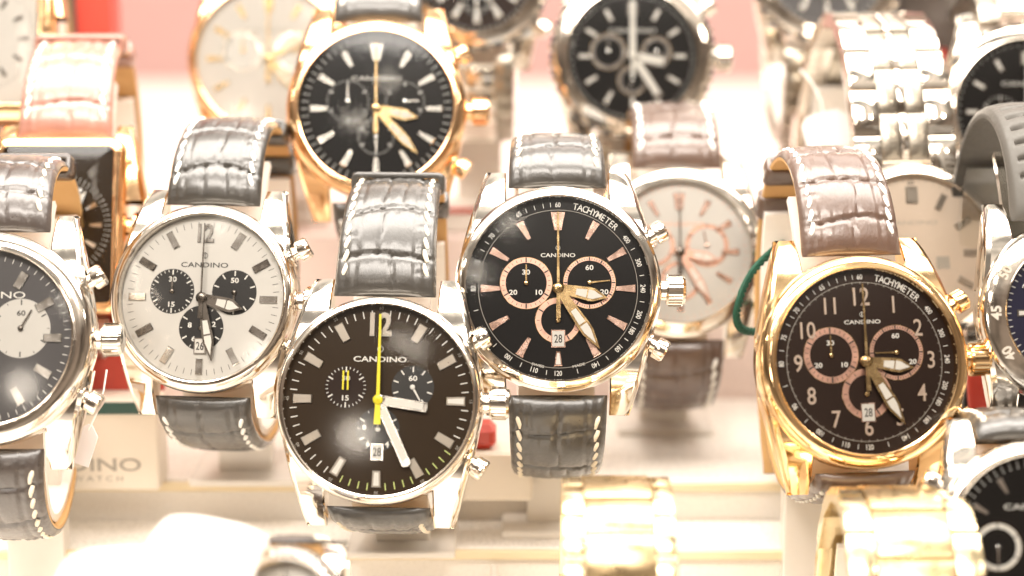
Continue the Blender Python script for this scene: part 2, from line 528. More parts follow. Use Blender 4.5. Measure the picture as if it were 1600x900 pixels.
def subdial(dial, x, y, r, disc, ink, ring=None, ringw=1.1, z=.03, ticks=30, labels=(), hand=None, handmat='white_ink', handL=None, lab_size=1.55, bigticks=True, tick_out=None):
    mb = MB()
    mb.disc(x, y, r, z, disc, 48)
    if ring:
        mb.ring(x, y, r-ringw, r, z, z+.10, ring, 64)
        mb.ring(x, y, r, r+.10, z, z+.13, 'bronze', 64)
        for k in range(ticks):
            a = 2*PI*k/ticks; big = k % 5 == 0
            mb.box((0, r-ringw/2, z+.115), (.30 if big else .12, ringw*(.9 if big else .5), .02), tick_out or 'black_ink', TR(x,y) @ RZ(-a))
    else:
        for k in range(ticks):
            a = 2*PI*k/ticks; big = (k % (ticks//6 if ticks >= 12 else 1) == 0) and bigticks
            mb.box((0, r-(.75 if big else .45), z+.03), (.28 if big else .14, 1.1 if big else .5, .02), ink, TR(x,y) @ RZ(-a))
    for t, dx, dy in labels: mb.text(t, lab_size, x+dx, y+dy, z+.05, ink, 0, 1.2, .02)
    so = mb.build('subdial', dial)
    if hand is not None:
        hb = MB(); X = TR(x,y) @ RZ(-R_(hand)); L = handL or r*.72
        hb.prism([(.22,0),(.12,L),(-.12,L),(-.22,0)], z+.3, z+.42, handmat, X)
        hb.lathe([(.55,z+.2),(.55,z+.5),(.3,z+.58),(.01,z+.6)], handmat, 16, TR(x,y))
        hb.build('subdial_hand', dial)
    return so

def logo(mb, y, mat, size=1.9, z=.05, sx=1.55):
    mb.text('CANDINO', size, 0, y, z, mat, 0, sx, .012)
    mb.ring(0, y+size*1.35, size*.34, size*.42, z-.02, z, mat, 24)
    mb.box((0, y+size*1.35, z-.01), (.16, size*.95, .02), mat)

TACH = [(400,54),(300,72),(240,90),(200,108),(180,120),(160,135),(140,154.3),(120,180),(110,196.4),(100,216),(90,240),(80,270),(75,288),(70,308.6),(65,332.3),(60,0)]
def tachy(mb, r, z, mat, size=1.45):
    for v, a in TACH:
        fl = 165 < a < 200; rot = -R_(a)+(PI if fl else 0)
        mb.text(str(v), size*.95, r*math.sin(R_(a)), r*math.cos(R_(a)), z, mat, rot, .8, .012)
    w = 'TACHYMETER'
    for i, ch in enumerate(w):
        a = R_(12+i*3.05*1.12)
        mb.text(ch, size*1.28, (r)*math.sin(a), (r)*math.cos(a), z, mat, -a, .85, .01)
    for a in (62,81,99,114,127,145,167,188,206,228,255,279,297,303,314,320,326,338,344,350,355):
        mb.box((0, r, z), (.13, 1.0, .01), mat, RZ(-R_(a)))

def placed(name, px, py, D, tilt, yaw, roll, base=11.0, scale=1.0):
    o = bpy.data.objects.new(name, None); col.objects.link(o)
    o.empty_display_size = 1
    m = Matrix.Rotation(R_(yaw), 4, 'Z') @ Matrix.Rotation(R_(90-tilt), 4, 'X') @ Matrix.Rotation(R_(roll), 4, 'Z')
    p = at(px, py, D)
    loc = p - (m.to_3x3() @ Vector((0,0,base)))*scale
    o.location = loc*S
    o.rotation_euler = m.to_euler()
    o.scale = (S*scale,)*3
    return o, p, m.to_3x3()

STEPS = [(-400,-12,-114), (-12,10,-80), (10,30,-64), (30,104,-54), (104,525,-8)]
def tread(y):
    for a, b, z in STEPS:
        if y < b: return z
    return STEPS[-1][2]

def make_stand(label, p, m3, R, eu, ed, w=17, sc=1.0, back=57, kind='white', pw=13):
    """C shaped cuff inside the strap loop, post and foot standing on the step"""
    foot = p + m3 @ Vector((0, -(R+ed)*.55*sc, -(back-14)*sc))
    tz = tread(foot.y)
    o = bpy.data.objects.new('watch_stand', None); col.objects.link(o)
    o.location = Vector((foot.x, foot.y, tz))*S; o.scale = (S,)*3
    base = Vector((foot.x, foot.y, tz))
    tag(o, label, 'display stand', 'display stands under the watches')
    cuff = MB(); mt = 'acryl' if kind == 'white' else 'clear'
    pts = []
    for k in range(41):
        a = R_(-58)+k/40*R_(296)       # open towards the front
        a += PI
        c, s_ = math.cos(a), math.sin(a)
        yy = (s_*(R+eu-4.2)) if s_ > 0 else (s_*(R+ed-4.2))
        zz = -30 + c*(back-30-6) if c < 0 else -30+c*14
        pts.append((yy, zz))
    vs = []; fs = []
    n = len(pts)
    for i, (y, z) in enumerate(pts):
        a = pts[max(0,i-1)]; b = pts[min(n-1,i+1)]
        ty, tz_ = b[0]-a[0], b[1]-a[1]; l = math.hypot(ty,tz_) or 1; ny, nz = -tz_/l, ty/l
        for dx, dn in ((-w/2,0),(w/2,0),(w/2,1.8),(-w/2,1.8)):
            q = p + (m3 @ Vector((dx, y+ny*dn, z+nz*dn)))*sc - base
            vs.append(q)
    for i in range(n-1):
        for j in range(4):
            k = (j+1) % 4; fs.append((i*4+j, i*4+k, (i+1)*4+k, (i+1)*4+j))
    fs += [(3,2,1,0), (n*4-4, n*4-3, n*4-2, n*4-1)]
    cuff.add(vs, fs, mt); cuff.build('cuff', o)
    h = foot.z-tz
    post = MB(); post.box((0,0,h/2+1), (pw, 7, max(h-1, 2)), 'acryl', None, .5); post.build('post', o)
    ft = MB(); ft.box((0,2,.9), (pw+12, 26, 1.8), 'acryl', None, .4); ft.build('foot', o)
    return o

def make_watch(label, px, py, D, R, rd, tilt=19, yaw=0, roll=0, case='steel', bez='steel', bez_style='round', dial='black_dial',
               deco=None, strap=None, strap2=None, lugw=22, crown=True, pushers=True, shape='round', dh=0, eu=12, ed=12, stand=True,
               sc=1.0, stand_kind='white', back=57, hands=None, domes=.7, base=11.0, glassed=True, case_h=8.5, pusher_ang=30, crown_ang=90, stand_label=None, lugs=True, ln=4.6):
    root, p, m3 = placed('wristwatch', px, py, D, tilt, yaw, roll, base, sc)
    tag(root, label, 'watch')
    off = (0,0,base)
    NS = 96
    if shape == 'round':
        out = lambda r: [(r*math.cos(2*PI*j/NS), r*math.sin(2*PI*j/NS)) for j in range(NS)]
    else:
        out = lambda r: rrect(r, r+dh, max(.5, r-rd+1.2), 6)
    # case
    c = MB()
    H = case_h
    c.loft([(R-4,-H-1.2),(R-2.6,-H-1.2),(R-1.2,-H),(R-.5,-H+1.2),(R-.1,-H+3),(R-.1,-2.6),(R-.5,-2.0),(R-1.2,-1.7)], out, case, None, True, True)
    if lugs:
        for sx in (-1,1):
            for sy in (-1,1):
                if shape == 'round': lug(c, R, lugw, sx, sy, case, ln)
                else:
                    lug(c, R+dh, lugw, sx, sy, case, 4, 4)
    c.build('case', root, off, 32)
    # spring bars between the lugs
    # bezel
    b = MB()
    w = R-rd
    if bez_style == 'round':
        prof = [(rd,-.2),(rd,1.9),(rd+.12,2.15),(rd+.32,2.2),(rd+.4,2.05)]
        for k in range(8):
            t = k/7*PI/2
            prof.append((rd+.4+(w-.4)*math.sin(t), 2.0-2.9*(1-math.cos(t))**1.1))
        prof += [(R,-1.7),(R-.4,-2.1)]
    elif bez_style == 'step':
        prof = [(rd,-.2),(rd,1.9),(rd+.15,2.2),(rd+.45,2.2),(rd+.5,1.9),(rd+w*.62,1.35),(rd+w*.72,1.15),(rd+w*.76,.7),(R-.15,.2),(R,0),(R,-1.7),(R-.4,-2.1)]
    else:
        prof = [(rd,-.2),(rd,2.0),(rd+.15,2.3),(rd+.4,2.3),(rd+.5,2.1),(R-.9,1.6),(R-.2,1.2),(R,.6),(R,-1.7),(R-.4,-2.1)]
    b.loft(prof, out, bez, None, False, False)
    if bez_style in ('coin', 'tach'):
        for k in range(60):
            b.box((0, R+(.1 if k % 2 else .35), .1), (1.75, 1.2, 2.3), 'dark' if k % 2 else bez, RZ(2*PI*k/60), .25)
        if bez_style == 'tach':
            b.ring(0, 0, rd+.7, R-1.0, 1.2, 2.12, 'sub_black', 72)
            for v, a in TACH: b.text(str(v), 1.5, (rd+R-.2)/2*math.sin(R_(a)), (rd+R-.2)/2*math.cos(R_(a)), 2.2, 'white_ink', -R_(a), .9, .02)
    if bez_style == 'engraved':
        for v, a in ((50,300),(55,330),(45,270),(40,240),(60,0),(5,30),(10,60)):
            b.text(str(v), 3.0, (rd+R)/2*math.sin(R_(a)), (rd+R)/2*math.cos(R_(a)), 2.25, 'grey_ink', -R_(a), 1.0, .03)
    if bez_style == 'stones':
        for k in range(44):
            a = 2*PI*k/44; X = RZ(-a)
            b.lathe([(1.05,1.9),(1.0,2.3),(.6,2.8),(.01,2.85)], 'stone', 6, X @ TR(0,(R+rd)/2), smooth=False)
    b.build('bezel', root, off, 30)
    # dial
    d = MB()
    o2 = out
    if shape == 'round': d.disc(0,0,rd+.2,0,dial,NS)
    else: d.add([(x,y,0) for x,y in out(rd+.2)], [tuple(range(len(out(rd))))], dial)
    if deco: info = deco(d, rd, root, off)
    dobj = d.build('dial', root, off)
    if deco and info: info(dobj)
    if hands: hands(root, off, rd)
    if glassed:
        g = MB()
        prof = [((rd+.32)*(1-k/20), 2.12+domes*(1-(1-k/20)**2)) for k in range(20)]+[(.05, 2.12+domes)]
        if shape == 'round': g.lathe(prof, 'crystal', NS, None, False, True)
        else: g.loft([(rd+.32,2.12),(rd-1,2.4),(rd-6,2.7)], out, 'crystal', None, False, True)
        g.build('crystal', root, off)
    if crown:
        k = MB(); X = Matrix.Rotation(-R_(crown_ang-90), 4, 'Z') @ TR(R-.5,0,-3.6) @ Matrix.Rotation(PI/2, 4, 'Y')
        k.lathe([(2.2,0),(2.2,1.6),(3.0,1.7),(3.25,2.1),(3.25,5.2),(2.9,5.8),(2.2,6.0),(.01,6.1)], case, 40, X)
        for q in range(22):
            k.box((3.25,0,3.6), (.55,.42,3.0), case, X @ RZ(2*PI*q/22))
        k.build('crown', root, off, 30)
    if pushers:
        for sg in (-1,1):
            k = MB(); X = RZ(sg*R_(pusher_ang)) @ TR(R-1.4,0,-3.6) @ Matrix.Rotation(PI/2, 4, 'Y')
            k.lathe([(2.6,0),(2.6,1.9),(1.5,2.0),(1.5,3.4),(2.35,3.5),(2.45,3.8),(2.45,5.7),(2.1,6.1),(.01,6.2)], case, 32, X)
            k.build('pusher', root, off, 30)
    if strap: strap(root, off, R+dh, eu, ed, lugw, back)
    if stand: make_stand(stand_label or label, p, m3, R+dh, eu, ed, sc=sc, kind=stand_kind, back=back)
    return root

def leather_strap(mat, seed, thread='thread', liner='liner', T=3.6, style='croc', keep=(38,), step=.5, nv=44, stitch=True, w1=18):
    def f(root, off, R, eu, ed, lw, back):
        make_strap(root, off, R-.2, eu, lw-.5, w1, mat, False, seed, liner, thread, T, style, stitch, keep, step=step, nv=nv, back=back)
        make_strap(root, off, R-.2, ed, lw-.5, w1, mat, True, seed+50, liner, thread, T, style, stitch, None, length=62, step=step, nv=nv, back=back-4)
    return f
def steel_bracelet(cols, pitch, w1=20, T=3.2, start=.4):
    def f(root, off, R, eu, ed, lw, back):
        make_bracelet(root, off, R, eu, lw+1.5, w1, False, cols, pitch, T=T, start=start, back=back)
        make_bracelet(root, off, R, ed, lw+1.5, w1, True, cols, pitch, T=T, start=start, back=back)
    return f

# ---- dial decorations: draw print on the dial mesh, return a function that adds the applied pieces
def minute_track(d, r, mat, L=1.0, w=.13, z=.03, skip5=False, n=60):
    for k in range(n):
        if skip5 and k % (n//12) == 0: continue
        d.box((0, r-L/2, z), (w, L, .02), mat, RZ(-2*PI*k/n))
def marker(dobj, a, r0, r1, w0, w1, mat, inlay=None, z=0, h=.45):
    mb = MB(); X = RZ(-R_(a))
    mb.prism([(w0/2,r0),(w1/2,r1),(-w1/2,r1),(-w0/2,r0)], z, z+h, mat, X, .18)
    if inlay: mb.prism([(w0*.25,r0+.4),(w1*.3,r1-.35),(-w1*.3,r1-.35),(-w0*.25,r0+.4)], z+h-.1, z+h+.06, inlay, X)
    mb.build('hour_marker', dobj)
def numeral(dobj, t, a, r, size, mat, h=.3, sx=.9, bold=.035, edge=None):
    mb = MB(); x, y = r*math.sin(R_(a)), r*math.cos(R_(a))
    vs, fs = text_geo(t, bold)
    n = 4
    for k in range(n): mb.text(t, size, x, y, .05+h*k/(n-1), mat if k == n-1 or not edge else edge, 0, sx, bold-(.006 if k == n-1 and edge else 0))
    mb.build('hour_numeral', dobj)
def date_window(dobj, y, t, w=2.7, h=3.7, frame='silverbar'):
    mb = MB()
    mb.box((0,y,.30), (w+.5,h+.5,.3), frame); mb.box((0,y,.45), (w,h,.06), 'white_card')
    mb.text(t, 2.5, 0, y, .50, 'black_ink', 0, .72, .012)
    mb.build('date_window', dobj)

def deco_w1(d, r, root, off):
    logo(d, 7.4, 'black_ink', 1.55, sx=1.46)
    minute_track(d, r-1.3, 'black_ink', 1.3, .12, skip5=True)
    for k in range(0,60,5):
        a = R_(k*6); d.text(str(k or 60), 1.1, (r-.75)*math.sin(a), (r-.75)*math.cos(a), .05, 'grey_ink', -a if not 14<k<46 else -a+PI, 1)
    d.ring(0,0,r-.2,r-.1,0,.05,'black_ink',72)
    def f(o):
        for k in range(1,12):
            if k == 6: marker(o, 180, r-5.0, r-1.5, 1.6, 1.6, 'silverbar'); continue
            marker(o, k*30, r-5.6, r-1.7, 1.6, 1.6, 'silverbar' if k % 2 else 'darkbar')
        numeral(o, '12', 0, r-3.9, 5.6, 'silverbar', .35, .8, .03, 'darkbar')
        subdial(o, -7.0, 1.4, 5.0, 'sub_black', 'white_ink', ticks=30, labels=(('30',0,2.7),('15',0,-2.9)), hand=0, handmat='darkbar')
        subdial(o, 7.0, 1.4, 5.0, 'sub_black', 'white_ink', ticks=10, labels=(('50',0,2.7),), hand=178, handmat='darkbar')
        subdial(o, 0, -6.6, 5.0, 'sub_black', 'white_ink', ticks=12, labels=(('8',-2.6,.6),('6',-1.6,-2.4),('2',2.8,.9)), hand=0, handmat='darkbar', z=.06)
        date_window(o, -10.6, '26', 2.2, 3.0)
    return f
def hands_w1(root, off, r):
    make_hand(root, off, 'hour_hand', 104, 9.7, 3.1, .9, 'darkbar', 'lume')
    make_hand(root, off, 'minute_hand', 168, 14.3, 2.5, 1.2, 'darkbar', 'lume')
    second_hand(root, off, 0, 16.5, .42, 1.55, 'darkbar', 4.6)
def deco_w2(d, r, root, off):
    logo(d, 8.6, 'white_ink', 1.6, sx=1.5)
    for k in range(60):
        if k % 5: d.box((0, r-1.75, .03), (.2, 1.5, .02), 'greenlume' if 20 < k < 35 else 'white_ink', RZ(-2*PI*k/60))
    for k in range(5,65,5):
        a = R_(k*6); d.text(str(k), .95, (r-.55)*math.sin(a), (r-.55)*math.cos(a), .05, 'grey_ink', -a, 1)
    def f(o):
        for k in range(1,12):
            L = 4.2 if k != 6 else 3.6
            marker(o, k*30, r-1.6-L, r-1.7, 1.75, 2.0, 'dullbar', 'lume' if k in (3,6,7) else None)
        numeral(o, '12', 0, r-4.0, 6.6, 'dullbar', .35, .85, .035, 'lume')
        subdial(o, -7.1, 2.6, 4.5, 'choc_dial', 'white_ink', ticks=30, labels=(('30',0,1.9),('15',0,-2.3)), hand=None)
        subdial(o, 7.1, 2.8, 4.5, 'sub_black', 'white_ink', ticks=10, labels=(('60',0,1.9),), hand=150, handmat='white_ink')
        subdial(o, 0, -6.2, 4.6, 'sub_black', 'white_ink', ticks=12, labels=(('8',-2.9,.4),('6',-2.0,-3.0),('4',2.0,-3.0)), hand=0, handmat='white_ink', z=.06)
        date_window(o, -10.9, '28', 2.1, 3.0)
        # paired yellow bars of the minute counter
        mb = MB()
        for s_ in (-.5,.5): mb.box((-7.1+s_, 4.0, .75), (.36, 4.0, .12), 'yellow')
        mb.build('subdial_hand', o)
    return f
def hands_w2(root, off, r):
    make_hand(root, off, 'hour_hand', 98, 10.6, 2.1, .9, 'silverbar', 'lume', 'baton')
    make_hand(root, off, 'minute_hand', 154.5, 15.4, 2.0, 1.2, 'silverbar', 'lume', 'baton')
    second_hand(root, off, 0, 18.0, .75, 1.55, 'yellow', 5.2, tw=1.5)
def tachy_ring(d, r, mat='black_dial', ink='white_ink'):
    tachy(d, r-1.45, .06, ink, 1.6)
    d.ring(0,0,r-2.65,r-2.55,0,.05,'grey_ink',72)
def deco_w3(d, r, root, off):
    tachy_ring(d, r)
    logo(d, 7.3, 'white_ink', 1.2, sx=1.33)
    d.text('SWISS', .8, -4.4, -(r-3.2), .05, 'white_ink', -R_(14), 1.3); d.text('MADE', .8, 4.4, -(r-3.2), .05, 'white_ink', R_(14), 1.3)
    def f(o):
        for k in range(12):
            if k == 0: marker(o, 0, r-7.2, r-3.0, 1.6, 3.3, 'rosebar', None); continue
            marker(o, k*30, r-(7.5 if k != 6 else 6.2), r-3.0, .9, 1.8, 'rosebar', 'lume' if k in (6,) else None)
        mb = MB(); mb.prism([(.12,r-7.2),(.12,r-3.0),(-.12,r-3.0),(-.12,r-7.2)], .4, .5, 'black_ink'); mb.build('hour_marker', o)
        subdial(o, -6.9, 1.2, 5.6, 'black_dial', 'white_ink', 'rose', 1.15, labels=(('30',0,2.4),('20',-2.8,-2.0),('10',2.8,-2.0)), hand=0, handmat='bronze', lab_size=1.5)
        subdial(o, 6.8, 1.3, 5.6, 'black_dial', 'white_ink', 'rose', .8, ticks=60, labels=(('60',0,3.3),('20',3.2,-2.0)), hand=84, handmat='bronze', handL=4.4, lab_size=1.5)
        subdial(o, 0, -6.9, 4.9, 'black_dial', 'white_ink', 'rose', 1.2, ticks=12, labels=(), hand=8, handmat='bronze', z=.06)
        date_window(o, -10.9, '28', 2.5, 3.3, 'rosebar')
    return f
def hands_w3(root, off, r):
    make_hand(root, off, 'hour_hand', 101, 10.9, 3.0, .9, 'bronze', 'lume')
    make_hand(root, off, 'minute_hand', 146, 16.0, 2.7, 1.2, 'bronze', 'lume')
    second_hand(root, off, 0, 16.6, .6, 1.55, 'bronze', 6.5, tw=1.0)
def deco_w4(d, r, root, off):
    tachy_ring(d, r)
    logo(d, 8.3, 'white_ink', 1.15, sx=1.44)
    minute_track(d, r-2.5, 'grey_ink', .5, .1)
    def f(o):
        for k in range(12):
            n = k or 12; rr = r-5.6 if k not in (3,9) else r-5.0
            numeral(o, str(n), k*30, rr, 5.0 if k else 5.4, 'numrose', .3, .82, .012, 'bronze')
        subdial(o, -7.1, 1.5, 5.8, 'choc_dial', 'white_ink', 'rose', 1.3, labels=(('30',0,2.6),('20',-2.8,-2.0),('10',2.8,-2.0)), hand=0, handmat='bronze', lab_size=1.4)
        subdial(o, 6.9, 1.7, 5.7, 'choc_dial', 'white_ink', 'rose', .8, ticks=60, labels=(('60',0,3.5),('20',3.4,-2.0)), hand=270, handmat='bronze', handL=4.6, lab_size=1.4)
        subdial(o, 0, -6.7, 5.2, 'choc_dial', 'white_ink', 'rose', 1.3, ticks=12, hand=4, handmat='bronze', z=.06)
        date_window(o, -10.6, '28', 2.6, 3.5, 'rosebar')
    return f
def hands_w4(root, off, r):
    make_hand(root, off, 'hour_hand', 99, 10.4, 2.9, .9, 'bronze', 'lume')
    make_hand(root, off, 'minute_hand', 151, 15.4, 2.7, 1.2, 'bronze', 'lume')
    second_hand(root, off, 0, 16.2, .55, 1.55, 'bronze', 6.2, tw=1.0)
def deco_w5(d, r, root, off):
    minute_track(d, r-.8, 'white_ink', 1.0, .14)
    d.text('CANDINO', 2.0, 0, 9.0, .05, 'white_ink', 0, 1.7)
    def f(o):
        for k in range(12): marker(o, k*30, r-6.2, r-2.4, 1.7, 1.9, 'silverbar')
        subdial(o, 7.2, 2.0, 6.2, 'silver_dial', 'black_ink', ticks=12, labels=(('60',0,3.2),), hand=30, handmat='darkbar')
        subdial(o, -7.2, 2.0, 6.2, 'silver_dial', 'black_ink', ticks=12, labels=(('30',0,3.2),), hand=0, handmat='darkbar')
    return f
def hands_gen(h, m, mat='silverbar', L=.62, inl='lume', kind='leaf', sec=0, smat=None, sw=.5):
    def f(root, off, r):
        make_hand(root, off, 'hour_hand', h, r*L*.9, 2.6, .9, mat, inl, kind)
        make_hand(root, off, 'minute_hand', m, r*L*1.3, 2.3, 1.2, mat, inl, kind)
        if sec is not None: second_hand(root, off, sec, r*.86, sw, 1.55, smat or mat, r*.33)
    return f
def deco_gen(bar, ink, subs=(), wedge=True, logo_on=True, track=True, n12=None, len_=4.2, subdisc='black_dial', ring=None, w=1.6, lg=None, inlay=None, dots=False):
    def g(d, r, root, off):
        if track:
            minute_track(d, r-.6, ink, .8, .16)
            if dots:
                for k in range(60): d.disc((r-1.9)*math.sin(k*PI/30), (r-1.9)*math.cos(k*PI/30), .16, .04, ink, 8)
        if logo_on: d.text('CANDINO', 1.5, 0, r*.40, .05, lg or ink, 0, 1.7)
        def f(o):
            for k in range(12):
                if k == 3 and not subs: pass
                ww = w*1.9 if k == 0 else w
                marker(o, k*30, r-2.6-len_, r-2.6, ww*.55 if wedge else ww, ww, bar, inlay)
            for (x,y,rr,hd) in subs: subdial(o, x, y, rr, subdisc, ink, ring, 1.0, ticks=30, hand=hd, handmat=bar)
        return f
    return g

LS = leather_strap
FIVE = [(-1,-.46,'steel',1.0,0),(-.46,-.08,'steel_b',.92,.5),(-.08,.08,'steel',1.02,.5),(.08,.46,'steel_b',.92,.5),(.46,1,'steel',1.0,0)]
THREE = [(-1,-.5,'steel_b',1.0,0),(-.5,.5,'steel',1.0,.5),(.5,1,'steel_b',1.0,0)]
GOLD3 = [(-1,-.62,'pale',1.0,0),(-.62,.62,'pale_b',1.1,.5),(.62,1,'pale',1.0,0)]
GOLD3b = [(-1,-.58,'pale',1.0,.5),(-.58,.58,'pale_b',1.15,0),(.58,1,'pale',1.0,.5)]

# ================================================================= WATCHES
make_watch('steel chronograph with a silver dial, three black subdials and a black leather strap', 317, 466, 421, 21.0, 18.4, deco=deco_w1, hands=hands_w1,
    yaw=-6, dial='silver_dial', strap=LS('strap_black', 3, 'thread_w', keep=(40,52)), eu=23.2, ed=10, lugw=22, bez_style='round', pusher_ang=29,
    stand_label='white stand holding the silver-dial chronograph with black subdials')
make_watch('steel chronograph with a brown dial and bright yellow second hand on a black strap', 592, 625, 402, 22.0, 20.0, deco=deco_w2, hands=hands_w2,
    yaw=-4, dial='brown_dial', strap=LS('strap_black', 11, 'thread', keep=(36,50)), eu=28.4, ed=4.5, lugw=22.5, bez_style='round', pusher_ang=33,
    stand_label='white stand under the watch with the yellow second hand')
make_watch('steel chronograph with a black tachymeter dial and rose-ringed subdials in the centre', 872, 451, 413, 22.4, 19.8, deco=deco_w3, hands=hands_w3,
    dial='black_dial', strap=LS('strap_black', 23, 'thread', keep=(44,)), eu=14.8, ed=16.4, lugw=22, bez_style='step', pusher_ang=30,
    stand_label='white stand behind the black-dial chronograph in the centre of the front group')
make_watch('gold chronograph with arabic numerals on a brown crocodile strap', 1351, 565, 397, 22.4, 19.2, deco=deco_w4, hands=hands_w4,
    yaw=7, dial='choc_dial', case='gold', bez='gold', strap=LS('strap_brown', 31, 'thread_w', keep=(47,58)), eu=26.4, ed=5.0, lugw=22, bez_style='round', pusher_ang=29,
    stand_label='white stand inside the strap of the gold watch with arabic numerals')
make_watch('steel chronograph with a graphite dial and silver subdial, cut off by the left edge', -22, 528, 398, 22.5, 18.2, deco=deco_w5, hands=hands_gen(200,310),
    dial='grey_dial', strap=LS('strap_dark', 41, 'thread', keep=(34,)), eu=19, ed=18, lugw=24, bez_style='round', pusher_ang=31,
    stand_label='white stand under the graphite-dial watch cut off by the left edge')
make_watch('rose gold black-dial chronograph behind the watch with the yellow hand', 588, 170, 456, 21.6, 18.4, tilt=17,
    deco=deco_gen('silverbar','white_ink',((-6.8,1.8,5.4,0),(6.8,1.8,5.0,88),(0,-6.8,4.6,180)), w=1.7, dots=True, inlay='lume'), hands=hands_gen(103,138,'bronze'),
    dial='black_dial', case='rosegold', bez='rosegold', strap=LS('strap_black', 47, 'thread_w', step=.8, nv=30), eu=16, ed=9, lugw=22, pusher_ang=34,
    stand_label='white stand behind the rose gold watch with the black dial and no numerals')
make_watch('gold watch with a plain white dial, half hidden behind the black-dial gold chronograph', 420, 92, 505, 21.5, 19.0, tilt=14,
    deco=deco_gen('bronze','grey_ink',((-6.8,2,5.2,0),(6.8,2,5.2,90)), subdisc='silver_dial', ring='silverbar', w=1.4), hands=hands_gen(140,60,'bronze'),
    dial='white_dial', case='rosegold', bez='rosegold', strap=LS('strap_white', 51, 'thread_w', step=.8, nv=30), eu=16, ed=12,
    stand_label='white stand behind the gold watch with the white round dial')
make_watch('rectangular gold watch with a black dial on a glossy tan crocodile strap', 92, 352, 448, 15.6, 12.8, tilt=17, shape='rect', dh=5.5,
    deco=deco_gen('silverbar','white_ink',(), w=1.3, len_=3, dots=True, logo_on=False), hands=hands_gen(300,40,'silverbar'),
    dial='brown_dial', case='rosegold', bez='rosegold', strap=LS('strap_tan', 59, 'thread_w', keep=(32,44), w1=19), eu=27, ed=10, lugw=23, pushers=False,
    stand_label='white stand inside the tan strap of the rectangular gold watch')
make_watch('rectangular gold watch with a white dial, cut off at the top left corner', -25, 60, 476, 17.5, 13.6, tilt=15, shape='rect', dh=3,
    deco=deco_gen('darkbar','black_ink',((0,-6,4.0,200),), subdisc='white_dial', w=1.0, len_=2.5, logo_on=False), hands=hands_gen(230,330,'darkbar'),
    dial='white_dial', case='rosegold', bez='rosegold', strap=LS('strap_tan', 61, step=.8, nv=30), eu=12, ed=8, lugw=22, crown=False, pushers=False,
    stand_label='white stand behind the white-dial rectangular watch at the top left corner')
make_watch('black-dial diver watch cut off by the top edge above the gold case', 745, -35, 500, 18.5, 14.5, tilt=14,
    deco=deco_gen('silverbar','white_ink',((0,-6.5,3.6,180),), inlay='lume', w=2), hands=hands_gen(150,40,'silverbar'),
    dial='choc_dial', bez_style='coin', strap=steel_bracelet(THREE, 6.6), eu=12, ed=20, lugw=18, pusher_ang=36,
    stand_label='white stand behind the diver watch cut off by the top edge')
make_watch('chronograph with bold silver bar markers against the pink wall', 988, 88, 492, 20.6, 16.6, tilt=13,
    deco=deco_gen('silverbar','white_ink',((-6.2,1.2,4.6,0),(6.2,1.2,3.8,120),(0,-6.2,3.8,200)), ring='silverbar', wedge=False, inlay='lume', w=1.35, len_=3.6), hands=hands_gen(101,147,'silverbar',.6,'lume','baton', smat='lume', sw=1.7),
    dial='black_dial', bez_style='coin', strap=steel_bracelet(THREE, 6.8), eu=12, ed=12, lugw=20, pusher_ang=34,
    stand_label='white stand behind the ridged-bezel watch on the pink backdrop')
make_watch('white-dial steel chronograph with rose gold subdial rings, behind the black-dial watch', 1062, 394, 462, 20.6, 17.0, tilt=17,
    deco=deco_gen('rosebar','rose_ink',((-6.2,1.6,5.0,0),(6.6,1.6,5.2,348),(0,-7,4.8,180)), subdisc='white_dial', ring='rose', w=1.6), hands=hands_gen(102,149,'rose',.62,'lume', smat='darkbar', sw=.4),
    dial='silver_dial', yaw=1, strap=LS('strap_brown', 67, 'thread_w', w1=19), eu=18.8, ed=15.5, lugw=22.5, bez_style='step', pushers=False, crown=False,
    stand_label='white stand under the white-dial watch with rose rings')
make_watch('dark-dial diver watch cut off by the top edge beside the long steel bracelet', 1292, -55, 505, 20.5, 16.5, tilt=14,
    deco=deco_gen('silverbar','white_ink',((0,-6.5,3.6,180),), inlay='lume', w=2), hands=hands_gen(250,140,'silverbar'),
    dial='grey_dial', bez_style='coin', strap=steel_bracelet(THREE, 6.6), eu=12, ed=22, lugw=20, crown=False, pushers=False,
    stand_label='white stand behind the diver watch left of the steel bracelet')
make_watch('steel watch with a plain cream dial and a long steel link bracelet draped above it', 1429, 397, 450, 21.3, 18.6, tilt=17,
    deco=(lambda g: (lambda d, r, root, off: (d.text('60', 1.6, 0, r-1.6, .05, 'black_ink', 0, 1), d.box((6.8,-2.2,.1),(3.2,3.0,.1),'grey_ink'), g(d,r,root,off))[-1]))(deco_gen('dullbar','grey_ink',(), wedge=False, w=1.5, len_=4)),
    hands=hands_gen(170,140,'cream_dial',.6,None,'baton',None), dial='cream_dial', bez_style='step',
    yaw=7, strap=steel_bracelet(FIVE, 11.2, 23, 4.6, -4.5), eu=40, ed=10, lugw=23.5, crown=False, pushers=False, back=66,
    stand_label='white stand inside the long steel link bracelet')
make_watch('black-dial steel watch above the grey rubber strap', 1603, 175, 478, 21.5, 17.8, tilt=14,
    deco=deco_gen('silverbar','white_ink',((-6.4,-.5,4.8,0),(0,-6.6,4,180)), wedge=False, inlay='lume', w=1.3, len_=3.4), hands=hands_gen(110,200,'silverbar',.6,'lume','baton', smat='lume', sw=1.1),
    dial='black_dial', bez_style='coin', strap=steel_bracelet(THREE, 6.8), eu=11, ed=10, lugw=20,
    stand_label='white stand behind the ridged-bezel watch at the top right edge')
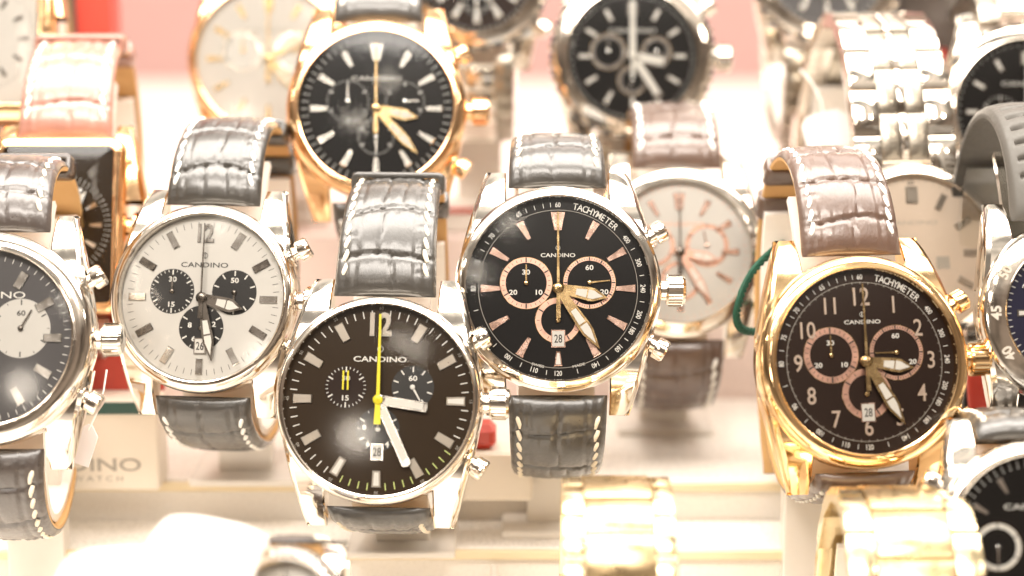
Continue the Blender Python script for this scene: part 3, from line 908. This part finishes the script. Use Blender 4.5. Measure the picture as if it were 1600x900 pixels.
make_watch('steel diver watch with a dark blue dial and engraved bezel on a grey rubber strap', 1676, 488, 402, 19.6, 14.6, tilt=17,
    deco=deco_gen('silverbar','white_ink',(), wedge=False, inlay='lume', w=1.5, len_=3.6), hands=hands_gen(60,300,'silverbar'),
    dial='blue_dial', bez_style='engraved', strap=LS('rubber', 73, style='rubber', stitch=False, keep=None, liner='rubber', T=4.6, w1=20), yaw=4, eu=28, ed=12, lugw=22, stand_kind='clear', pushers=False, crown=False,
    stand_label='white stand inside the grey rubber strap at the right edge')
make_watch('black-dial watch with a white-ringed subdial, cut off by the bottom right corner', 1618, 845, 372, 19.4, 16.4, tilt=18,
    deco=deco_gen('silverbar','white_ink',((-7.4,-1.2,4.6,180),(7.4,-1.2,4.6,0)), ring='lume', w=1.3, len_=3.2, dots=True), hands=hands_gen(80,45,'silverbar'),
    dial='black_dial', bez_style='round', strap=LS('strap_black', 79, step=.8, nv=30), eu=6, ed=10, lugw=20, pusher_ang=150, crown=False,
    stand_label='white stand under the black-dial watch at the bottom right corner')
make_watch('blurred pale gold link bracelet rising at the bottom edge below the black-dial chronograph', 974, 1112, 352, 18.5, 15.5, tilt=20,
    deco=deco_gen('bronze','black_ink',()), hands=hands_gen(104,150,'bronze'), dial='white_dial', case='pale', bez='pale',
    strap=steel_bracelet(GOLD3, 8.6, 21, 3.6), eu=24, ed=10, lugw=20, stand_label='white stand inside the pale gold bracelet at the bottom centre')
make_watch('blurred wide gold link bracelet below the gold arabic-numeral chronograph', 1448, 1146, 350, 19.5, 16.2, tilt=20,
    deco=deco_gen('bronze','black_ink',()), hands=hands_gen(104,150,'bronze'), dial='white_dial', case='pale', bez='pale',
    strap=steel_bracelet(GOLD3b, 10.8, 23.5, 3.8), eu=24.5, ed=10, lugw=24, stand_label='white stand inside the wide gold bracelet at the bottom right')
make_watch('small silver watch with a sparkling stone-set bezel on a grey strap at the bottom edge', 446, 948, 352, 11.2, 8.2, tilt=20, 
    deco=deco_gen('silverbar','black_ink',(), logo_on=False, len_=1.5, w=.6), hands=hands_gen(104,150,'darkbar',.55,None), dial='white_dial', bez_style='stones',
    strap=LS('strap_dark', 83, step=.8, nv=24, w1=11, T=2.6), eu=.9, ed=4, lugw=12, crown=False, pushers=False, back=50, stand_label='white stand under the stone-set watch at the bottom edge', ln=1)
make_watch('watch on a padded white leather strap, very close in the foreground at the bottom left', 222, 1215, 316, 17, 14.5, tilt=18, roll=-11,
    deco=deco_gen('silverbar','black_ink',()), hands=hands_gen(104,150,'silverbar'), dial='white_dial',
    strap=LS('strap_white', 87, 'thread_w', step=.8, nv=24, w1=18, T=5, liner='liner_w', style='plain', keep=None, stitch=False), eu=24, ed=6, lugw=21, stand_label='white stand inside the padded white strap at the bottom left')
make_watch('watch on a pale pink strap in the foreground, left of the padded white strap', 140, 1250, 306, 16, 13.5, tilt=18, roll=3,
    deco=deco_gen('silverbar','black_ink',()), hands=hands_gen(104,150,'silverbar'), dial='white_dial',
    strap=LS('strap_white', 91, 'thread_w', step=.8, nv=24, w1=15, T=4, liner='liner_w', style='plain', keep=None, stitch=False), eu=22, ed=6, lugw=17, stand_label='white stand inside the pale pink strap at the bottom left')

# ================================================================= SETTING
def slab(name, x0, x1, y0, y1, z0, z1, mat, kind='structure', bev=.8):
    mb = MB(); mb.box(((x0+x1)/2,(y0+y1)/2,(z0+z1)/2), (x1-x0,y1-y0,z1-z0), mat, None, bev)
    o = mb.build(name); o.scale = (S,)*3
    if kind: o['kind'] = kind
    return o
for i, (a, b, z) in enumerate(STEPS):
    slab('shelf_step' if i < 4 else 'platform', -420, 420, a, b+(0 if i == 4 else .0), z-60, z, 'shelf' if i < 4 else 'platform')
    if 0 < i < 4:
        mb = MB(); mb.box((0, a-.9, z-1.4), (838, 1.6, 2.2), 'acryl_edge', None, .3)
        o = mb.build('shelf_edge_strip'); o.scale = (S,)*3; o['kind'] = 'structure'
slab('back_wall', -900, 900, 525, 545, -120, 700, 'wall', 'structure')

# boxes and cards ------------------------------------------------------------
def thing(name, loc, label, cat, group=None, rz=0):
    o = bpy.data.objects.new(name, None); col.objects.link(o); o.location = Vector(loc)*S; o.scale = (S,)*3
    o.rotation_euler = (0,0,R_(rz)); tag(o, label, cat, group); return o
# display card, white with a green band and printed name, red back board
p = at(165, 772, 452); z = tread(p.y)
p = at(105, 772, 452)
b = thing('display_box', (p.x, p.y, -54), 'cream display box with a green band and printed name, below the silver-dial watch', 'display box', rz=0)
mb = MB(); W, H, Dp = 44, 22, 12
mb.box((0,Dp/2,H/2), (W,Dp,H), 'boxw', None, .8)
mb.text('CANDINO', 4.4, -.6+2.4, 6.6, 0, 'grey_ink', 0, 1.55, .015, Matrix.Translation((0,-.12,0)) @ Matrix.Rotation(PI/2,4,'X'))
mb.text('S W I S S   W A T C H', 1.9, 1.8, 3.2, 0, 'grey_ink', 0, 1.3, .0, Matrix.Translation((0,-.12,0)) @ Matrix.Rotation(PI/2,4,'X'))
mb.build('box_body', b)
mb = MB(); mb.ring(0, 0, 2.5, 2.9, 0, .1, 'grey_ink', 40, Matrix.Translation((-1.4,0,12.2)) @ Matrix.Rotation(PI/2,4,'X')); mb.build('emblem', b)
mb = MB(); mb.box((0,-.05,H-1.6), (W+.2,.5,2.8), 'teal'); mb.build('green_band', b)
mb = MB(); mb.box((0,0,15), (W,2.2,30), 'red', Matrix.Translation((0,Dp-1,H-.5)) @ Matrix.Rotation(R_(-14),4,'X'), .6); mb.build('lid', b)
p = at(150, 100, 540)
b = thing('display_box', (p.x-14, p.y, -8), 'tall red display box with a green edge behind the tan strap', 'display box', rz=0)
mb = MB(); mb.box((14,6,45), (10,14,92), 'red', None, .8); mb.build('box_body', b)
mb = MB(); mb.box((6.4,6,45), (5,13.2,91), 'teal', None, .4); mb.build('green_band', b)
mb = MB(); mb.box((-1,6,44), (12.6,12,88), 'boxw', None, .6); mb.build('side_panel', b)
p = at(1557, 630, 440)
b = thing('display_box', (p.x, p.y, -54), 'small red and black box between the gold crown and the right edge', 'display box', rz=-4)
mb = MB(); mb.box((0,6,17), (15,12,34), 'dark', None, .8); mb.build('box_body', b)
mb = MB(); mb.box((.5,-1.0,22), (7.5,2.4,26), 'red', Matrix.Rotation(R_(-8),4,'Y') , 1.0); mb.build('front_panel', b)
p = at(1463, 90, 520)
b = thing('display_box', (p.x, p.y, -8), 'bright red display box glimpsed behind the top of the steel bracelet', 'display box')
mb = MB(); mb.box((0,6,25.5), (11,12,51), 'red', None, .8); mb.build('box_body', b)
mb = MB(); mb.box((-3,5,62), (26,14,22), 'strap_dark', None, .8); mb.build('dark_watch_block', b)  # plain dark block standing in for a dark brown watch above the box
p = at(765, 650, 440)
b = thing('display_box', (p.x-2, p.y, -54), 'small red and white box low between the two centre watches', 'display box')
mb = MB(); mb.box((0,5,6), (24,10,12), 'boxw', None, .8); mb.build('box_body', b)
mb = MB(); mb.box((-1,5,15), (9,8,6), 'red', None, 1.6); mb.build('cushion', b)
# long red edged ledger on the platform
p = at(720, 342, 490)
b = thing('display_tray', (p.x+2, 108, -8), 'white display tray with a thin red rim behind the centre watches', 'display tray')
mb = MB(); mb.box((0,14,3), (60,28,6), 'acryl', None, .6); mb.build('tray_body', b)
mb = MB(); mb.box((0,-.3,6.6), (60.5,1.2,1.3), 'red', None, .3); mb.build('tray_rim', b)

# paper tags hanging from watches -----------------------------------------------
def paper_tag(px, py, D, w, h, rx, rz, label, cordto=None):
    p = at(px, py, D); o = thing('price_tag', p, label, 'price tag', 'paper price tags')
    o.rotation_euler = (R_(90-12), R_(rz), R_(rx))
    mb = MB()
    pts = [(-w/2,-h/2),(w/2,-h/2),(w/2,h/2-2),(w/2-2,h/2),(-w/2+2,h/2),(-w/2,h/2-2)]
    mb.prism(pts, 0, .35, 'tag'); mb.build('tag_card', o)
    mb = MB(); mb.tube([(0,h/2-1.2,.4),(.6,h/2+3,.2),(0,h/2+8,-1.2),(-1.4,h/2+12,-3)], .22, 'thread_w', 6); mb.build('tag_string', o)
paper_tag(1292, 205, 478, 12, 9.5, 12, -14, 'white paper tag leaning beside the lower left of the steel link bracelet')
paper_tag(132, 694, 416, 5, 9, -14, 16, 'white folded paper tag hanging under the watch cut off by the left edge')

# green cord looped around the brown strap ------------------------------------
c0 = at(1178, 446, 421)
mb = MB()
px_pts = [(1226,380,446),(1208,392,434),(1184,415,428),(1167,440,426),(1156,468,425),(1151,495,426),(1157,512,428),(1174,518,434),(1194,514,444),(1200,500,456),(1188,470,464),(1190,430,464),(1206,396,460),(1226,380,446)]
A = [at(*q)-c0 for q in px_pts]
def cat(P, n=14):
    out = []
    for i in range(len(P)-1):
        p0 = P[max(0,i-1)]; p1 = P[i]; p2 = P[i+1]; p3 = P[min(len(P)-1,i+2)]
        for k in range(n):
            t = k/n; out.append(.5*((2*p1)+(p2-p0)*t+(2*p0-5*p1+4*p2-p3)*t*t+(3*p1-p0-3*p2+p3)*t**3))
    out.append(P[-1]); return out
C = cat(A)
for ph in (0, 2*PI/3, 4*PI/3):
    tw = []
    for i, q in enumerate(C):
        a = ph+i*.55; tw.append(q+Vector((math.cos(a), .0, math.sin(a)))*.45+Vector((0, math.sin(a+1)*.35, 0)))
    mb.tube(tw, .52, 'cord', 7)
o = mb.build('cord'); o.location = c0*S; o.scale = (S,)*3
tag(o, 'dark green twisted cord looped round the strap of the gold arabic-numeral watch', 'cord')

# clear frame stand at the centre
p = at(832, 770, 424)
b = thing('acrylic_riser', (p.x, p.y, tread(p.y)), 'clear square-edged acrylic riser under the lower strap of the black-dial watch', 'riser')
hh = 12
mb = MB(); mb.box((0,6,.8+hh*0), (19,15,1.6), 'acryl', None, .4); mb.build('riser_base', b)
for sx in (-1,1):
    mb = MB(); mb.box((sx*8.6,6,hh/2+1.2), (1.8,13,hh), 'acryl', None, .4); mb.build('riser_side', b)

# ================================================================= LIGHT
w = bpy.data.worlds.new('World'); scn.world = w; w.use_nodes = True
nt = w.node_tree; bg = nt.nodes['Background']
tc = nt.nodes.new('ShaderNodeTexCoord'); sx = nt.nodes.new('ShaderNodeSeparateXYZ'); nt.links.new(tc.outputs['Generated'], sx.inputs[0])
rmp = nt.nodes.new('ShaderNodeValToRGB'); rmp.color_ramp.interpolation = 'EASE'
def st(pos, c, first=False):
    e = rmp.color_ramp.elements.new(pos); e.color = (*c, 1)
rmp.color_ramp.elements[0].position = 0; rmp.color_ramp.elements[0].color = (1.2,1.05,.88,1)
rmp.color_ramp.elements[1].position = 1; rmp.color_ramp.elements[1].color = (1.3,1.18,1.02,1)
st(.38,(1.1,.95,.80)); st(.48,(.45,.36,.28)); st(.54,(.26,.20,.15)); st(.70,(.28,.21,.16)); st(.79,(.85,.74,.62)); st(.92,(1.2,1.08,.94))
mr = nt.nodes.new('ShaderNodeMapRange'); mr.inputs['From Min'].default_value = -1; nt.links.new(sx.outputs['Z'], mr.inputs['Value'])
nt.links.new(mr.outputs[0], rmp.inputs[0])
ns = nt.nodes.new('ShaderNodeTexNoise'); ns.inputs['Scale'].default_value = 3.2; ns.inputs['Detail'].default_value = 2
nt.links.new(tc.outputs['Generated'], ns.inputs['Vector'])
m2 = nt.nodes.new('ShaderNodeMapRange'); m2.inputs['From Min'].default_value = .38; m2.inputs['From Max'].default_value = .66; m2.inputs['To Min'].default_value = .4; m2.inputs['To Max'].default_value = 1.7
nt.links.new(ns.outputs['Fac'], m2.inputs['Value'])
vm = nt.nodes.new('ShaderNodeVectorMath'); vm.operation = 'SCALE'
nt.links.new(rmp.outputs[0], vm.inputs[0]); nt.links.new(m2.outputs[0], vm.inputs['Scale'])
nt.links.new(vm.outputs[0], bg.inputs['Color']); bg.inputs['Strength'].default_value = .82

def area(name, loc, target, sx_, sy_, power, colr=(1,.93,.85), spread=180):
    l = bpy.data.lights.new(name, 'AREA'); l.shape = 'RECTANGLE'; l.size = sx_*S; l.size_y = sy_*S; l.energy = power; l.color = colr
    l.spread = R_(spread)
    o = bpy.data.objects.new(name, l); col.objects.link(o); o.location = Vector(loc)*S
    o.rotation_euler = (Vector(target)-Vector(loc)).to_track_quat('-Z','Y').to_euler(); return o
def lamp(name, loc, power, rad=6, colr=(1,.88,.74)):
    l = bpy.data.lights.new(name, 'POINT'); l.energy = power; l.shadow_soft_size = rad*S; l.color = colr
    o = bpy.data.objects.new(name, l); col.objects.link(o); o.location = Vector(loc)*S
area('showcase_light_strip', (0, 10, 420), (0, 30, 0), 900, 260, 9.6)
area('front_fill_light', (-80, -520, 570), (0, 30, -10), 700, 190, 8)  # added soft fill from above the camera side, brightens the shelf risers
area('showcase_back_light', (100, 380, 420), (0, 200, 0), 700, 160, 1.3)
for x, y, z, e, r in ((-300, -1054, 322, 2.0, 40), (-79, -896, 608, 0.5, 24), (-189, -937, 507, 0.35, 20), (-155, -974, 506, 0.42, 22), (-398, -845, 627, 0.4, 20), (420, -300, 330, 1.0, 14), (-520, -200, 300, 0.8, 14), (190, -480, 420, 0.9, 12)):
    lamp('showcase_spot', (x,y,z), e, r)

scn.render.engine = 'CYCLES'
scn.view_settings.view_transform = 'Standard'; scn.view_settings.look = 'None'
scn.view_settings.exposure = 0.0; scn.view_settings.gamma = 1
scn.cycles.max_bounces = 8; scn.cycles.transparent_max_bounces = 12
scn.cycles.sample_clamp_indirect = 6
scn.render.resolution_x = 1024; scn.render.resolution_y = 576
